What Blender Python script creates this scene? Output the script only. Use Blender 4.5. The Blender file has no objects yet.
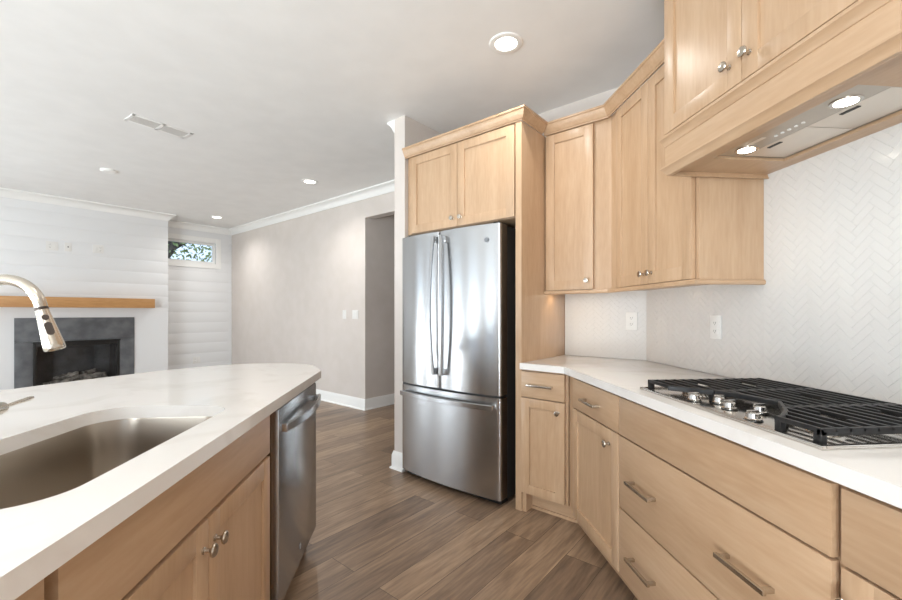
import bpy, bmesh, math, random
from mathutils import Vector, Matrix
random.seed(7)
PI = math.pi
S2 = math.sqrt(.5)
SC = bpy.context.scene
COL = SC.collection

# ---------------------------------------------------------------- camera, world, light, exposure
EYE = 1.2235
cd = bpy.data.cameras.new('camera')
cam = bpy.data.objects.new('camera', cd); COL.objects.link(cam)
cd.sensor_width = 36.0; cd.sensor_fit = 'HORIZONTAL'
cd.lens = 416.0 / 902.0 * 36.0
cd.shift_y = 12.3 / 902.0
cd.clip_start = 0.02
cam.location = (0, 0, EYE)
cam.rotation_euler = (PI / 2, 0, -math.radians(5.404))
SC.camera = cam

w = bpy.data.worlds.new('daylight'); SC.world = w; w.use_nodes = True
bg = w.node_tree.nodes['Background']
bg.inputs[0].default_value = (0.62, 0.78, 1.0, 1); bg.inputs[1].default_value = 1.5

SC.view_settings.view_transform = 'Standard'
SC.view_settings.look = 'None'
SC.view_settings.gamma = 1.0
SC.view_settings.use_curve_mapping = False
SC.view_settings.exposure = 0.08

def area(name, loc, target, sx, sy, power, col=(1, 1, 1)):
    l = bpy.data.lights.new(name, 'AREA'); l.shape = 'RECTANGLE'; l.size = sx; l.size_y = sy
    l.energy = power; l.color = col
    o = bpy.data.objects.new(name, l); COL.objects.link(o)
    o.location = loc
    o.rotation_euler = (Vector(target) - Vector(loc)).to_track_quat('-Z', 'Y').to_euler()
    return o
# daylight lamps in unseen window openings, added behind and left of the camera
DAY = (0.88, 0.955, 1.0)
area('daylight_patio_door', (-2.4, -3.32, 1.15), (-2.4, 0, 1.9), 2.4, 2.2, 185, DAY)
area('ceiling_fill_uplight', (-2.4, -3.4, .4), (-2.4, -2.4, 2.4), 2.4, .8, 200, DAY)  # added uplight, tilted steeply to lift the ceiling brightness
area('daylight_kitchen_window', (0.3, -3.32, 1.55), (0.3, 0, 2.2), 1.5, 1.3, 8, DAY)
LW0 = Vector((-4.5, -3.2, 0)); LW1 = Vector((-6.72, 4.60, 0))
LWD = (LW1 - LW0).normalized(); LWN = Vector((LWD.y, -LWD.x, 0))       # LWN points into the room
LWIN = [(0.5 + 1.5 * k, 1.4 + 1.5 * k) for k in range(5)]             # unseen glazed doors added for daylight and streaks on the steel
for s0, s1 in LWIN:
    p = LW0 + LWD * ((s0 + s1) / 2) - LWN * 0.14 + Vector((0, 0, 1.2))
    area('daylight_living_window', p, p + LWN, .9, 2.2, 4, DAY)
    q = LW0 + LWD * ((s0 + s1) / 2) - LWN * 0.20 + Vector((0, 0, .45))   # added uplight outside each door to brighten the ceiling
    area('ceiling_fill_uplight', q, q + LWN + Vector((0, 0, 2.0)), .9, .8, 64, DAY)

SC.cycles.max_bounces = 10; SC.cycles.diffuse_bounces = 6; SC.cycles.glossy_bounces = 5
SC.cycles.transparent_max_bounces = 12
SC.cycles.sample_clamp_indirect = 6.0
SC.cycles.use_denoising = True

# ---------------------------------------------------------------- helpers
E2 = Vector((-S2, S2, 0)); E3 = Vector((S2, S2, 0))
def AB(a, b, z=0.0): return E2 * a + E3 * b + Vector((0, 0, z))
ROT_RIGHT = -PI / 2       # local +x = viewer's right, local -y = toward the viewer
ROT_BACK = -PI / 4
ROT_ISLE = PI / 2

class MB:
    def __init__(s): s.bm = bmesh.new()
    def add(s, verts, faces, smooth=False):
        vs = [s.bm.verts.new(v) for v in verts]
        out = []
        for f in faces:
            try: out.append(s.bm.faces.new([vs[i] for i in f]))
            except ValueError: pass
        return vs, out
    def box(s, x0, x1, y0, y1, z0, z1, bev=0.0, mi=0):
        x0, x1 = min(x0, x1), max(x0, x1); y0, y1 = min(y0, y1), max(y0, y1); z0, z1 = min(z0, z1), max(z0, z1)
        vs, fs = s.add([(x0,y0,z0),(x1,y0,z0),(x1,y1,z0),(x0,y1,z0),(x0,y0,z1),(x1,y0,z1),(x1,y1,z1),(x0,y1,z1)],
              [(0,3,2,1),(4,5,6,7),(0,1,5,4),(1,2,6,5),(2,3,7,6),(3,0,4,7)])
        for f in fs: f.material_index = mi
        if bev:
            es = list({e for f in fs for e in f.edges})
            bmesh.ops.bevel(s.bm, geom=es, offset=bev, segments=2, profile=.6, affect='EDGES')
        return s
    def ring(s, rings, cap=True, closed=True):
        n = len(rings[0]); R = [[s.bm.verts.new(p) for p in r] for r in rings]
        for i in range(len(R) - 1):
            for j in range(n if closed else n - 1):
                k = (j + 1) % n
                try: s.bm.faces.new((R[i][j], R[i][k], R[i+1][k], R[i+1][j]))
                except ValueError: pass
        if cap:
            s.bm.faces.new(R[0][::-1]); s.bm.faces.new(R[-1])
        return s
    def cyl(s, p0, p1, r0, r1=None, n=20):
        r1 = r0 if r1 is None else r1
        return s.lathe([(0, r0), (1, r1)], p0, p1, n, norm=True)
    def lathe(s, prof, p0, p1, n=24, norm=False):
        """prof: (distance along axis, radius); axis from p0 towards p1"""
        p0 = Vector(p0); p1 = Vector(p1); d = p1 - p0; L = d.length; d.normalize()
        if norm: prof = [(t * L, r) for t, r in prof]
        u = d.orthogonal().normalized(); v = d.cross(u)
        rings = []
        for t, r in prof:
            r = max(r, 1e-5)
            rings.append([p0 + d * t + (u * math.cos(2*PI*k/n) + v * math.sin(2*PI*k/n)) * r for k in range(n)])
        return s.ring(rings)
    def tube(s, pts, r, n=14, flat=None):
        """round tube through pts; r number or list"""
        pts = [Vector(p) for p in pts]; m = len(pts)
        rs = r if isinstance(r, (list, tuple)) else [r] * m
        T = [(pts[min(i+1, m-1)] - pts[max(i-1, 0)]).normalized() for i in range(m)]
        u = T[0].orthogonal().normalized(); rings = []
        for i in range(m):
            u = (u - T[i] * u.dot(T[i])).normalized(); v = T[i].cross(u)
            rings.append([pts[i] + (u * math.cos(2*PI*k/n) + v * math.sin(2*PI*k/n)) * rs[i] for k in range(n)])
        return s.ring(rings)
    def bar(s, pts, up, w_, h_):
        """rectangular bar along pts, h_ along 'up', w_ across, softened corners"""
        pts = [Vector(p) for p in pts]; m = len(pts); up = Vector(up).normalized(); rings = []
        c = min(w_, h_) * .22
        for i in range(m):
            t = (pts[min(i+1, m-1)] - pts[max(i-1, 0)]).normalized()
            sd = t.cross(up).normalized(); u2 = sd.cross(t).normalized()
            q = [(-w_/2+c,-h_/2),(w_/2-c,-h_/2),(w_/2,-h_/2+c),(w_/2,h_/2-c),(w_/2-c,h_/2),(-w_/2+c,h_/2),(-w_/2,h_/2-c),(-w_/2,-h_/2+c)]
            rings.append([pts[i] + sd * a + u2 * b for a, b in q])
        return s.ring(rings)
    def prism(s, poly, z0, z1, mi=0):
        n = len(poly)
        ar = sum(poly[i][0]*poly[(i+1)%n][1]-poly[(i+1)%n][0]*poly[i][1] for i in range(n))
        if ar < 0: poly = poly[::-1]
        vs, fs = s.add([(p[0], p[1], z0) for p in poly] + [(p[0], p[1], z1) for p in poly],
            [tuple(range(n-1, -1, -1)), tuple(range(n, 2*n))] + [(i, (i+1) % n, n + (i+1) % n, n + i) for i in range(n)])
        for f in fs: f.material_index = mi
        return s
    def sweep(s, path, prof):
        """closed profile (offset to the right of travel, z) along a 2D path with mitred corners"""
        P = [Vector((p[0], p[1])) for p in path]; m = len(P); rings = []
        for i in range(m):
            ns = []
            if i > 0: d = (P[i]-P[i-1]).normalized(); ns.append(Vector((d.y, -d.x)))
            if i < m-1: d = (P[i+1]-P[i]).normalized(); ns.append(Vector((d.y, -d.x)))
            nn = ns[0] if len(ns) == 1 else (ns[0]+ns[1]) / (1 + ns[0].dot(ns[1]))
            rings.append([(P[i].x + nn.x*o, P[i].y + nn.y*o, z) for o, z in prof])
        return s.ring(rings)
    def xf(s, M):
        s.bm.transform(M); return s
    def slab_hole(s, outer, inner, z0, z1):
        bm = s.bm; loops = []
        for z in (z0, z1):
            es = []
            for lp in (outer, inner):
                vs = [bm.verts.new((p[0], p[1], z)) for p in lp]
                loops.append(vs)
                es += [bm.edges.new((vs[i], vs[(i+1) % len(vs)])) for i in range(len(vs))]
            bmesh.ops.triangle_fill(bm, edges=es, use_beauty=True)
        for k in (0, 1):
            A, B = loops[k], loops[k+2]; n = len(A)
            for i in range(n): bm.faces.new((A[i], A[(i+1) % n], B[(i+1) % n], B[i]))
        return s

def obj(name, mb, mats, parent=None, loc=None, rot=0.0, ang=32, kind=None):
    bm = mb.bm
    bmesh.ops.recalc_face_normals(bm, faces=bm.faces[:])
    me = bpy.data.meshes.new(name); bm.to_mesh(me); bm.free()
    for m in (mats if isinstance(mats, (list, tuple)) else [mats]): me.materials.append(m)
    me.polygons.foreach_set('use_smooth', [True] * len(me.polygons))
    me.set_sharp_from_angle(angle=math.radians(ang))
    o = bpy.data.objects.new(name, me); COL.objects.link(o)
    if parent: o.parent = parent
    if loc is not None: o.location = loc
    if rot: o.rotation_euler = (0, 0, rot)
    if kind: o['kind'] = kind
    return o
def thing(name, label, cat, loc=(0, 0, 0), rot=0.0, group=None):
    o = bpy.data.objects.new(name, None); COL.objects.link(o); o.empty_display_size = .05
    o.location = loc; o.rotation_euler = (0, 0, rot)
    o['label'] = label; o['category'] = cat
    if group: o['group'] = group
    return o
def tag(o, label, cat, group=None):
    o['label'] = label; o['category'] = cat
    if group: o['group'] = group
    return o
def struct(name, mb, m, **k): return obj(name, mb, m, kind='structure', **k)

# ---------------------------------------------------------------- materials
def srgb(r, g, b):
    f = lambda c: (c/255/12.92) if c/255 <= .04045 else ((c/255+.055)/1.055)**2.4
    return (f(r), f(g), f(b), 1)
def mat(name, col, rough=.5, metal=0.0, spec=.5, coat=0.0, emit=None, es=0.0):
    m = bpy.data.materials.new(name); m.use_nodes = True
    p = m.node_tree.nodes['Principled BSDF']
    p.inputs['Base Color'].default_value = col; p.inputs['Roughness'].default_value = rough
    p.inputs['Metallic'].default_value = metal; p.inputs['Specular IOR Level'].default_value = spec
    p.inputs['Coat Weight'].default_value = coat
    if emit: p.inputs['Emission Color'].default_value = emit; p.inputs['Emission Strength'].default_value = es
    return m
def N(m, t, **k):
    n = m.node_tree.nodes.new(t)
    for a, b in k.items(): setattr(n, a, b)
    return n
def L(m, a, b): m.node_tree.links.new(a, b)
def P(m): return m.node_tree.nodes['Principled BSDF']
def noisy(m, c0, c1, scale, sc=(1, 1, 1), detail=4, lo=.35, hi=.65, rot=(0, 0, 0), bump=0.0, dist=0.0):
    tc = N(m, 'ShaderNodeTexCoord'); mp = N(m, 'ShaderNodeMapping')
    mp.inputs['Scale'].default_value = sc; mp.inputs['Rotation'].default_value = rot
    nz = N(m, 'ShaderNodeTexNoise'); nz.inputs['Scale'].default_value = scale; nz.inputs['Detail'].default_value = detail
    nz.inputs['Distortion'].default_value = dist
    cr = N(m, 'ShaderNodeValToRGB'); cr.color_ramp.elements[0].position = lo; cr.color_ramp.elements[1].position = hi
    cr.color_ramp.elements[0].color = c0; cr.color_ramp.elements[1].color = c1
    L(m, tc.outputs['Object'], mp.inputs['Vector']); L(m, mp.outputs[0], nz.inputs['Vector'])
    L(m, nz.outputs['Fac'], cr.inputs[0]); L(m, cr.outputs[0], P(m).inputs['Base Color'])
    if bump:
        b = N(m, 'ShaderNodeBump'); b.inputs['Strength'].default_value = bump; b.inputs['Distance'].default_value = .002
        L(m, nz.outputs['Fac'], b.inputs['Height']); L(m, b.outputs[0], P(m).inputs['Normal'])
    return m
def wood(name, c0, c1, c2, sc, rough=.34, coat=.15):
    """two layers of stretched noise: broad figure and fine grain"""
    m = mat(name, c1, rough, coat=coat); P(m).inputs['Coat Roughness'].default_value = .25
    tc = N(m, 'ShaderNodeTexCoord'); oi = N(m, 'ShaderNodeObjectInfo')
    ad = N(m, 'ShaderNodeVectorMath', operation='ADD'); ml = N(m, 'ShaderNodeVectorMath', operation='SCALE')
    cx = N(m, 'ShaderNodeCombineXYZ')
    for k in range(3): L(m, oi.outputs['Random'], cx.inputs[k])
    L(m, cx.outputs[0], ml.inputs[0]); ml.inputs['Scale'].default_value = 7.0
    L(m, tc.outputs['Object'], ad.inputs[0]); L(m, ml.outputs[0], ad.inputs[1])
    mp = N(m, 'ShaderNodeMapping'); mp.inputs['Scale'].default_value = sc; L(m, ad.outputs[0], mp.inputs[0])
    n1 = N(m, 'ShaderNodeTexNoise'); n1.inputs['Scale'].default_value = 1.0; n1.inputs['Detail'].default_value = 3; n1.inputs['Distortion'].default_value = .8
    n2 = N(m, 'ShaderNodeTexNoise'); n2.inputs['Scale'].default_value = 9.0; n2.inputs['Detail'].default_value = 5
    L(m, mp.outputs[0], n1.inputs['Vector']); L(m, mp.outputs[0], n2.inputs['Vector'])
    mx = N(m, 'ShaderNodeMix', data_type='FLOAT'); mx.inputs[0].default_value = .4
    L(m, n1.outputs['Fac'], mx.inputs[2]); L(m, n2.outputs['Fac'], mx.inputs[3])
    cr = N(m, 'ShaderNodeValToRGB'); e = cr.color_ramp.elements
    e[0].position = .3; e[0].color = c0; e[1].position = .72; e[1].color = c2
    x = e.new(.52); x.color = c1
    L(m, mx.outputs[0], cr.inputs[0]); L(m, cr.outputs[0], P(m).inputs['Base Color'])
    b = N(m, 'ShaderNodeBump'); b.inputs['Strength'].default_value = .06; b.inputs['Distance'].default_value = .001
    L(m, n2.outputs['Fac'], b.inputs['Height']); L(m, b.outputs[0], P(m).inputs['Normal'])
    return m
W0, W1, W2 = srgb(176, 144, 112), srgb(188, 157, 126), srgb(197, 168, 138)
M = {}
M['maple'] = wood('maple vertical grain', W0, W1, W2, (9, 9, 1.1))
M['maple_h'] = wood('maple horizontal grain', W0, W1, W2, (1.1, 9, 9))
M['mantel'] = wood('mantel oak', srgb(168, 120, 72), srgb(190, 142, 90), srgb(204, 158, 106), (1.2, 10, 10), .45, 0)
M['wall'] = noisy(mat('warm greige wall paint', srgb(206, 198, 191), .62), srgb(204, 196, 189), srgb(208, 200, 194), 6)
M['hall'] = M['wall']
M['ceil'] = noisy(mat('white ceiling paint', srgb(234, 234, 233), .7), srgb(232, 232, 231), srgb(236, 236, 235), 5)
M['white'] = mat('white trim paint', srgb(238, 238, 236), .4)
M['ship'] = mat('white shiplap paint', srgb(226, 227, 228), .42)
M['plate'] = mat('white plastic', srgb(226, 225, 222), .35)
M['slot'] = mat('dark slot', srgb(60, 58, 56), .6)
M['tile'] = mat('glossy white tile', srgb(214, 212, 209), .2, coat=.3)
M['grout'] = mat('light grout', srgb(206, 204, 201), .8)
M['quartz'] = noisy(mat('white quartz', srgb(236, 233, 229), .16, coat=.2), srgb(230, 226, 221), srgb(236, 233, 229), 3.2, detail=7, lo=.36, hi=.46, dist=1.4)
M['nickel'] = mat('satin nickel', srgb(196, 188, 176), .26, 1.0)
M['steel'] = mat('brushed stainless steel', srgb(187, 188, 189), .25, 1.0)
M['hoodsteel'] = mat('satin hood steel', srgb(186, 178, 168), .34, 1.0)
M['badge'] = mat('grey metal badge', srgb(150, 152, 156), .35, .6)
M['sinksteel'] = mat('satin sink steel', srgb(172, 162, 150), .3, 1.0)
M['polished'] = mat('polished stainless tray', srgb(204, 200, 194), .16, 1.0)
M['iron'] = noisy(mat('black cast iron', srgb(24, 24, 25), .42), srgb(19, 19, 20), srgb(30, 30, 31), 60)
M['black'] = mat('black plastic', srgb(20, 19, 18), .4)
M['case'] = mat('dark grey appliance case', srgb(48, 45, 42), .45)
M['gap'] = mat('dark cabinet shadow line', srgb(74, 52, 34), .7)
M['brown'] = mat('dark bronze button', srgb(58, 46, 38), .4)
M['filter'] = mat('hood filter mesh', srgb(222, 214, 204), .38, .7)
M['slate'] = noisy(mat('charcoal slate', srgb(92, 94, 97), .45), srgb(80, 82, 85), srgb(106, 108, 111), 7, detail=8, bump=.1)
M['firebox'] = noisy(mat('black firebox', srgb(52, 53, 55), .6), srgb(42, 43, 45), srgb(62, 63, 65), 9)
M['log'] = noisy(mat('grey ceramic log', srgb(120, 116, 110), .8), srgb(70, 66, 62), srgb(158, 152, 144), 16, sc=(1, 1, 1), bump=.5)
M['lamp'] = mat('lit lamp lens', srgb(255, 248, 235), .4, emit=srgb(255, 246, 228), es=14)
M['lamp_day'] = mat('lit downlight lens', srgb(255, 252, 246), .4, emit=srgb(255, 250, 240), es=10)
M['led'] = mat('lit warm strip', srgb(255, 230, 190), .4, emit=srgb(255, 214, 160), es=3)
M['bark'] = noisy(mat('tree bark', srgb(70, 62, 56), .9), srgb(54, 48, 44), srgb(104, 94, 86), 12, sc=(1, 1, .3))
M['leaf'] = noisy(mat('green leaves', srgb(92, 112, 62), .6), srgb(96, 118, 62), srgb(176, 186, 122), 1.3)
M['grass'] = noisy(mat('lawn', srgb(104, 118, 76), .9), srgb(88, 104, 62), srgb(128, 136, 92), 3)

# glass: mostly transparent with a mirror-like sheen
g = bpy.data.materials.new('clear glass'); g.use_nodes = True; nt = g.node_tree
nt.nodes.remove(nt.nodes['Principled BSDF'])
tr = nt.nodes.new('ShaderNodeBsdfTransparent'); gl = nt.nodes.new('ShaderNodeBsdfGlossy'); gl.inputs['Roughness'].default_value = .02
fr = nt.nodes.new('ShaderNodeFresnel'); fr.inputs[0].default_value = 1.3; mxs = nt.nodes.new('ShaderNodeMixShader')
nt.links.new(fr.outputs[0], mxs.inputs[0]); nt.links.new(tr.outputs[0], mxs.inputs[1]); nt.links.new(gl.outputs[0], mxs.inputs[2])
nt.links.new(mxs.outputs[0], nt.nodes['Material Output'].inputs[0]); M['glass'] = g

# brushed steel: vertical stretch of the reflections
for k, an in (('steel', .75),):
    m = M[k]; P(m).inputs['Anisotropic'].default_value = an; P(m).inputs['Anisotropic Rotation'].default_value = .25
    tg = N(m, 'ShaderNodeTangent'); tg.direction_type = 'RADIAL'; tg.axis = 'Z'; L(m, tg.outputs[0], P(m).inputs['Tangent'])
    tc = N(m, 'ShaderNodeTexCoord'); mp = N(m, 'ShaderNodeMapping'); mp.inputs['Scale'].default_value = (3, 3, 400)
    nz = N(m, 'ShaderNodeTexNoise'); nz.inputs['Scale'].default_value = 1.0
    b = N(m, 'ShaderNodeBump'); b.inputs['Strength'].default_value = .02; b.inputs['Distance'].default_value = .001
    L(m, tc.outputs['Object'], mp.inputs[0]); L(m, mp.outputs[0], nz.inputs['Vector']); L(m, nz.outputs['Fac'], b.inputs['Height']); L(m, b.outputs[0], P(m).inputs['Normal'])

# plank floor: boards run toward the fridge wall
m = M['floor'] = mat('brown oak planks', srgb(120, 100, 82), .36)
tc = N(m, 'ShaderNodeTexCoord'); mp = N(m, 'ShaderNodeMapping'); mp.inputs['Rotation'].default_value = (0, 0, -PI/4)
L(m, tc.outputs['Object'], mp.inputs[0])
bk = N(m, 'ShaderNodeTexBrick'); bk.offset = .37; bk.offset_frequency = 2; bk.squash = 1
bk.inputs['Color1'].default_value = (0, 0, 0, 1); bk.inputs['Color2'].default_value = (1, 1, 1, 1); bk.inputs['Mortar'].default_value = (.5, .5, .5, 1)
bk.inputs['Scale'].default_value = 1; bk.inputs['Mortar Size'].default_value = .0012; bk.inputs['Mortar Smooth'].default_value = .1
bk.inputs['Brick Width'].default_value = 1.22; bk.inputs['Row Height'].default_value = .178
L(m, mp.outputs[0], bk.inputs['Vector'])
sh = N(m, 'ShaderNodeVectorMath', operation='MULTIPLY_ADD'); sh.inputs[1].default_value = (37, 91, 13)
L(m, bk.outputs['Color'], sh.inputs[0]); L(m, mp.outputs[0], sh.inputs[2])
mp2 = N(m, 'ShaderNodeMapping'); mp2.inputs['Scale'].default_value = (.9, 9, 1); L(m, sh.outputs[0], mp2.inputs[0])
g1 = N(m, 'ShaderNodeTexNoise'); g1.inputs['Scale'].default_value = 1.6; g1.inputs['Detail'].default_value = 6; g1.inputs['Distortion'].default_value = 1.2
g2 = N(m, 'ShaderNodeTexNoise'); g2.inputs['Scale'].default_value = 8; g2.inputs['Detail'].default_value = 4
L(m, mp2.outputs[0], g1.inputs['Vector']); L(m, mp2.outputs[0], g2.inputs['Vector'])
def mth(op, a, b_):
    n = N(m, 'ShaderNodeMath', operation=op)
    for i, v in enumerate((a, b_)):
        if hasattr(v, 'links'): L(m, v, n.inputs[i])
        else: n.inputs[i].default_value = v
    return n.outputs[0]
sep = N(m, 'ShaderNodeSeparateColor'); L(m, bk.outputs['Color'], sep.inputs[0])
v = mth('ADD', mth('ADD', mth('MULTIPLY', sep.outputs[0], .30), mth('MULTIPLY', g1.outputs['Fac'], .62)), mth('MULTIPLY', g2.outputs['Fac'], .44))
cr = N(m, 'ShaderNodeValToRGB'); e = cr.color_ramp.elements
e[0].position = .42; e[0].color = srgb(98, 81, 68); e[1].position = .92; e[1].color = srgb(174, 148, 122)
x = e.new(.68); x.color = srgb(138, 115, 94)
L(m, v, cr.inputs[0])
dk = N(m, 'ShaderNodeMix', data_type='RGBA'); L(m, bk.outputs['Fac'], dk.inputs[0]); L(m, cr.outputs[0], dk.inputs[6]); dk.inputs[7].default_value = srgb(66, 52, 42)
L(m, dk.outputs[2], P(m).inputs['Base Color'])
b = N(m, 'ShaderNodeBump'); b.inputs['Strength'].default_value = .12; b.inputs['Distance'].default_value = .002
L(m, g2.outputs['Fac'], b.inputs['Height']); L(m, b.outputs[0], P(m).inputs['Normal'])

# ---------------------------------------------------------------- the room shell
CEIL = 2.74
XW, BW = 1.515, 2.88                     # right wall plane; back wall plane (45 degrees to it)
AC, FCH, BEIGE = 8.0, 7.5, 3.33          # shiplap wall, chimney face, greige living wall
def xy(v): return (v.x, v.y)
def seg_wall(p0, p1, thick, z0, z1, openings=()):
    """wall from p0 to p1, thickness to the left of travel, openings (s0, s1, z0, z1)"""
    mb = MB(); p0 = Vector((p0[0], p0[1], 0)); p1 = Vector((p1[0], p1[1], 0)); d = p1 - p0; ln = d.length
    xs = sorted({0, ln} | {o for op in openings for o in op[:2]})
    for a, b_ in zip(xs, xs[1:]):
        mid = (a + b_) / 2; spans = [(z0, z1)]
        for o in openings:
            if o[0] < mid < o[1]: spans = [t for t in ((z0, o[2]), (o[3], z1)) if t[1] - t[0] > 1e-4]
        for q in spans: mb.box(a, b_, 0, thick, q[0], q[1])
    mb.xf(Matrix.Translation(p0) @ Matrix.Rotation(math.atan2(d.y, d.x), 4, 'Z'))
    return mb
corner = (1.515, BW / S2 - 1.515)
c_hall_end = AB(4.15, 6.0); rear_r = (1.515, -3.2); rear_l = (-4.5, -3.2); ship_l = AB(AC, -1.5)
flo = [rear_r, corner, xy(AB(2.43, BW)), xy(AB(2.43, 6.0)), xy(AB(4.15, 6.0)), xy(AB(4.15, BEIGE)), xy(AB(AC, BEIGE)), xy(ship_l), rear_l]
struct('floor', MB().prism(flo, -.06, 0), M['floor'])
struct('ceiling', MB().prism(flo, CEIL, CEIL + .06), M['ceil'])
struct('wall_right', seg_wall((XW, corner[1]), (XW, -3.2), .12, 0, CEIL), M['wall'])
struct('wall_back', seg_wall(xy(AB(2.43, BW)), corner, .12, 0, CEIL), M['wall'])
struct('wall_partition', MB().prism([xy(AB(2.315, 2.24)), xy(AB(2.43, 2.24)), xy(AB(2.43, 6.0)), xy(AB(2.315, 6.0))], 0, CEIL), M['wall'])
hl = MB(); hl.prism([xy(AB(4.15, BEIGE)), xy(AB(AC, BEIGE)), xy(AB(AC, BEIGE + .12)), xy(AB(4.15, BEIGE + .12))], 0, CEIL)
hl.prism([xy(AB(2.43, BEIGE)), xy(AB(4.15, BEIGE)), xy(AB(4.15, BEIGE + .12)), xy(AB(2.43, BEIGE + .12))], 2.41, CEIL)
struct('wall_living', hl, M['wall'])
struct('wall_hallway', MB().prism([xy(AB(4.15, BEIGE + .12)), xy(AB(4.27, BEIGE + .12)), xy(AB(4.27, 6.0)), xy(AB(4.15, 6.0))], 0, CEIL), M['hall'])
struct('wall_hallway_end', MB().prism([xy(AB(2.43, 6.0)), xy(AB(4.27, 6.0)), xy(AB(4.27, 6.12)), xy(AB(2.43, 6.12))], 0, CEIL), M['hall'])
# shiplap: horizontal boards with narrow grooves, in the (b, z) plane; local x runs along -E3, y into the wall
def shiplap(b0, b1, depth, hole=None, top=CEIL, flat=0):
    mb = MB(); pitch = .178; z = -.02 if not flat else flat
    while z < top:
        a0, a1 = max(z, 0), min(z + pitch - .002, top)
        spans = [(b0, b1)]
        if hole and a1 > hole[2] and a0 < hole[3]:
            if a0 < hole[2]: mb.box(hole[0], hole[1], 0, .016, a0, hole[2])
            if a1 > hole[3]: mb.box(hole[0], hole[1], 0, .016, hole[3], a1)
            spans = [(b0, hole[0]), (hole[1], b1)]
        for s_ in spans: mb.box(s_[0], s_[1], 0, .016, a0, a1, .0008)
        z += pitch
    if flat:
        for q in ((b0, hole[0], 0, flat), (hole[1], b1, 0, flat), (hole[0], hole[1], 0, hole[2]), (hole[0], hole[1], hole[3], flat)): mb.box(q[0], q[1], 0, .016, q[2], q[3])
    xs = [(b0, b1, 0, top)] if not hole else [(b0, hole[0], 0, top), (hole[1], b1, 0, top), (hole[0], hole[1], 0, hole[2]), (hole[0], hole[1], hole[3], top)]
    for x0, x1, z0, z1 in xs: mb.box(x0, x1, .0035, depth, z0, z1)
    return mb
# local (x, y, z) -> b = x, a = base + y
def at_ship(a): return Matrix.Translation(E2 * a) @ Matrix(((E3.x, E2.x, 0, 0), (E3.y, E2.y, 0, 0), (0, 0, 1, 0), (0, 0, 0, 1)))
WIN = (2.06, 3.055, 2.085, 2.45)
struct('wall_shiplap', shiplap(-1.5, BEIGE, .14, WIN).xf(at_ship(AC)), M['ship'])
FB = (.70, 1.555, .16, .80)
ch = shiplap(.095, 2.175, .06, FB, flat=1.29)
for bx in ((.095, .155), (2.115, 2.175)): ch.box(bx[0], bx[1], .06, .5, 0, CEIL)
struct('wall_chimney', ch.xf(at_ship(FCH)), M['ship'])
struct('wall_rear', seg_wall(rear_r, rear_l, .14, 0, CEIL, [(1.515 - 1.05, 1.515 + .45, .9, 2.2), (1.515 + 1.2, 1.515 + 3.6, 0.02, 2.25)]), M['wall'])
struct('wall_left', seg_wall(rear_l, xy(ship_l), .14, 0, CEIL, [(a_, b_, .1, 2.3) for a_, b_ in LWIN]), M['wall'])

def window(name, Mx, x0, x1, z0, z1, mull=(), casing=.08, dep=.09):
    """local x along the wall, y into the wall (0 = room face)"""
    r = bpy.data.objects.new(name, None); COL.objects.link(r); r['kind'] = 'structure'
    f = MB(); t = .035
    f.box(x0, x0 + t, .03, dep, z0, z1, .002); f.box(x1 - t, x1, .03, dep, z0, z1, .002)
    f.box(x0 + t, x1 - t, .03, dep, z0, z0 + t, .002); f.box(x0 + t, x1 - t, .03, dep, z1 - t, z1, .002)
    for q in mull: f.box(q - .025, q + .025, .035, dep - .005, z0 + t, z1 - t, .002)
    obj('window_frame', f.xf(Mx), M['white'], r)
    c = MB(); e = casing
    c.box(x0 - e, x0, -.018, 0, z0 - e, z1 + e, .002); c.box(x1, x1 + e, -.018, 0, z0 - e, z1 + e, .002)
    c.box(x0, x1, -.018, 0, z1, z1 + e, .002); c.box(x0, x1, -.018, 0, z0 - e, z0, .002)
    obj('casing', c.xf(Mx), M['white'], r)
    obj('pane', MB().box(x0 + t, x1 - t, .058, .062, z0 + t, z1 - t).xf(Mx), M['glass'], r)
    return r
window('window_1', at_ship(AC), *WIN, casing=.085)
def wall_mx(p0, p1):
    d = Vector((p1[0]-p0[0], p1[1]-p0[1], 0)); return Matrix.Translation((p0[0], p0[1], 0)) @ Matrix.Rotation(math.atan2(d.y, d.x), 4, 'Z')
mr = wall_mx(rear_r, rear_l); ml_ = wall_mx(rear_l, xy(ship_l))
window('window_2', mr, 1.515 - 1.05, 1.515 + .45, .9, 2.2, mull=(1.515 - .3,))  # unseen rear glazing, added as a daylight source
window('window_3', mr, 1.515 + 1.2, 1.515 + 3.6, .02, 2.25, mull=(1.515 + 2.4,), casing=.02)
for k, (a_, b_) in enumerate(LWIN):
    window('window_%d' % (4 + k), ml_, a_, b_, .1, 2.3)

# trims: crown mouldings and baseboards (profile offset to the right of travel)
def crown_prof(h=.1, d=.085, z=CEIL): return [(0, z-h), (.012, z-h), (.016, z-h+.014), (d*.45, z-h*.52), (d*.82, z-.022), (d, z-.016), (d, z), (0, z)]
def base_prof(h=.135, t=.016): return [(0, 0), (t, 0), (t, h-.03), (t*.65, h-.014), (t*.45, h), (0, h)]
def shoe_prof(t=.016): return [(t, 0), (t+.014, 0), (t+.011, .012), (t, .018)]
cr_ = [xy(AB(AC, -1.5)), xy(AB(AC, .095)), xy(AB(FCH, .095)), xy(AB(FCH, 2.175)), xy(AB(AC, 2.175)), xy(AB(AC, BEIGE)), xy(AB(2.43, BEIGE)), xy(AB(2.43, 2.24))]
struct('trim_1', MB().sweep(cr_, crown_prof()), M['white'])
bl = [xy(AB(AC, 2.175)), xy(AB(AC, BEIGE)), xy(AB(4.15, BEIGE)), xy(AB(4.15, 6.0))]
struct('baseboard_living', MB().sweep(bl, base_prof()).sweep(bl, shoe_prof()), M['white'])
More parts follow.
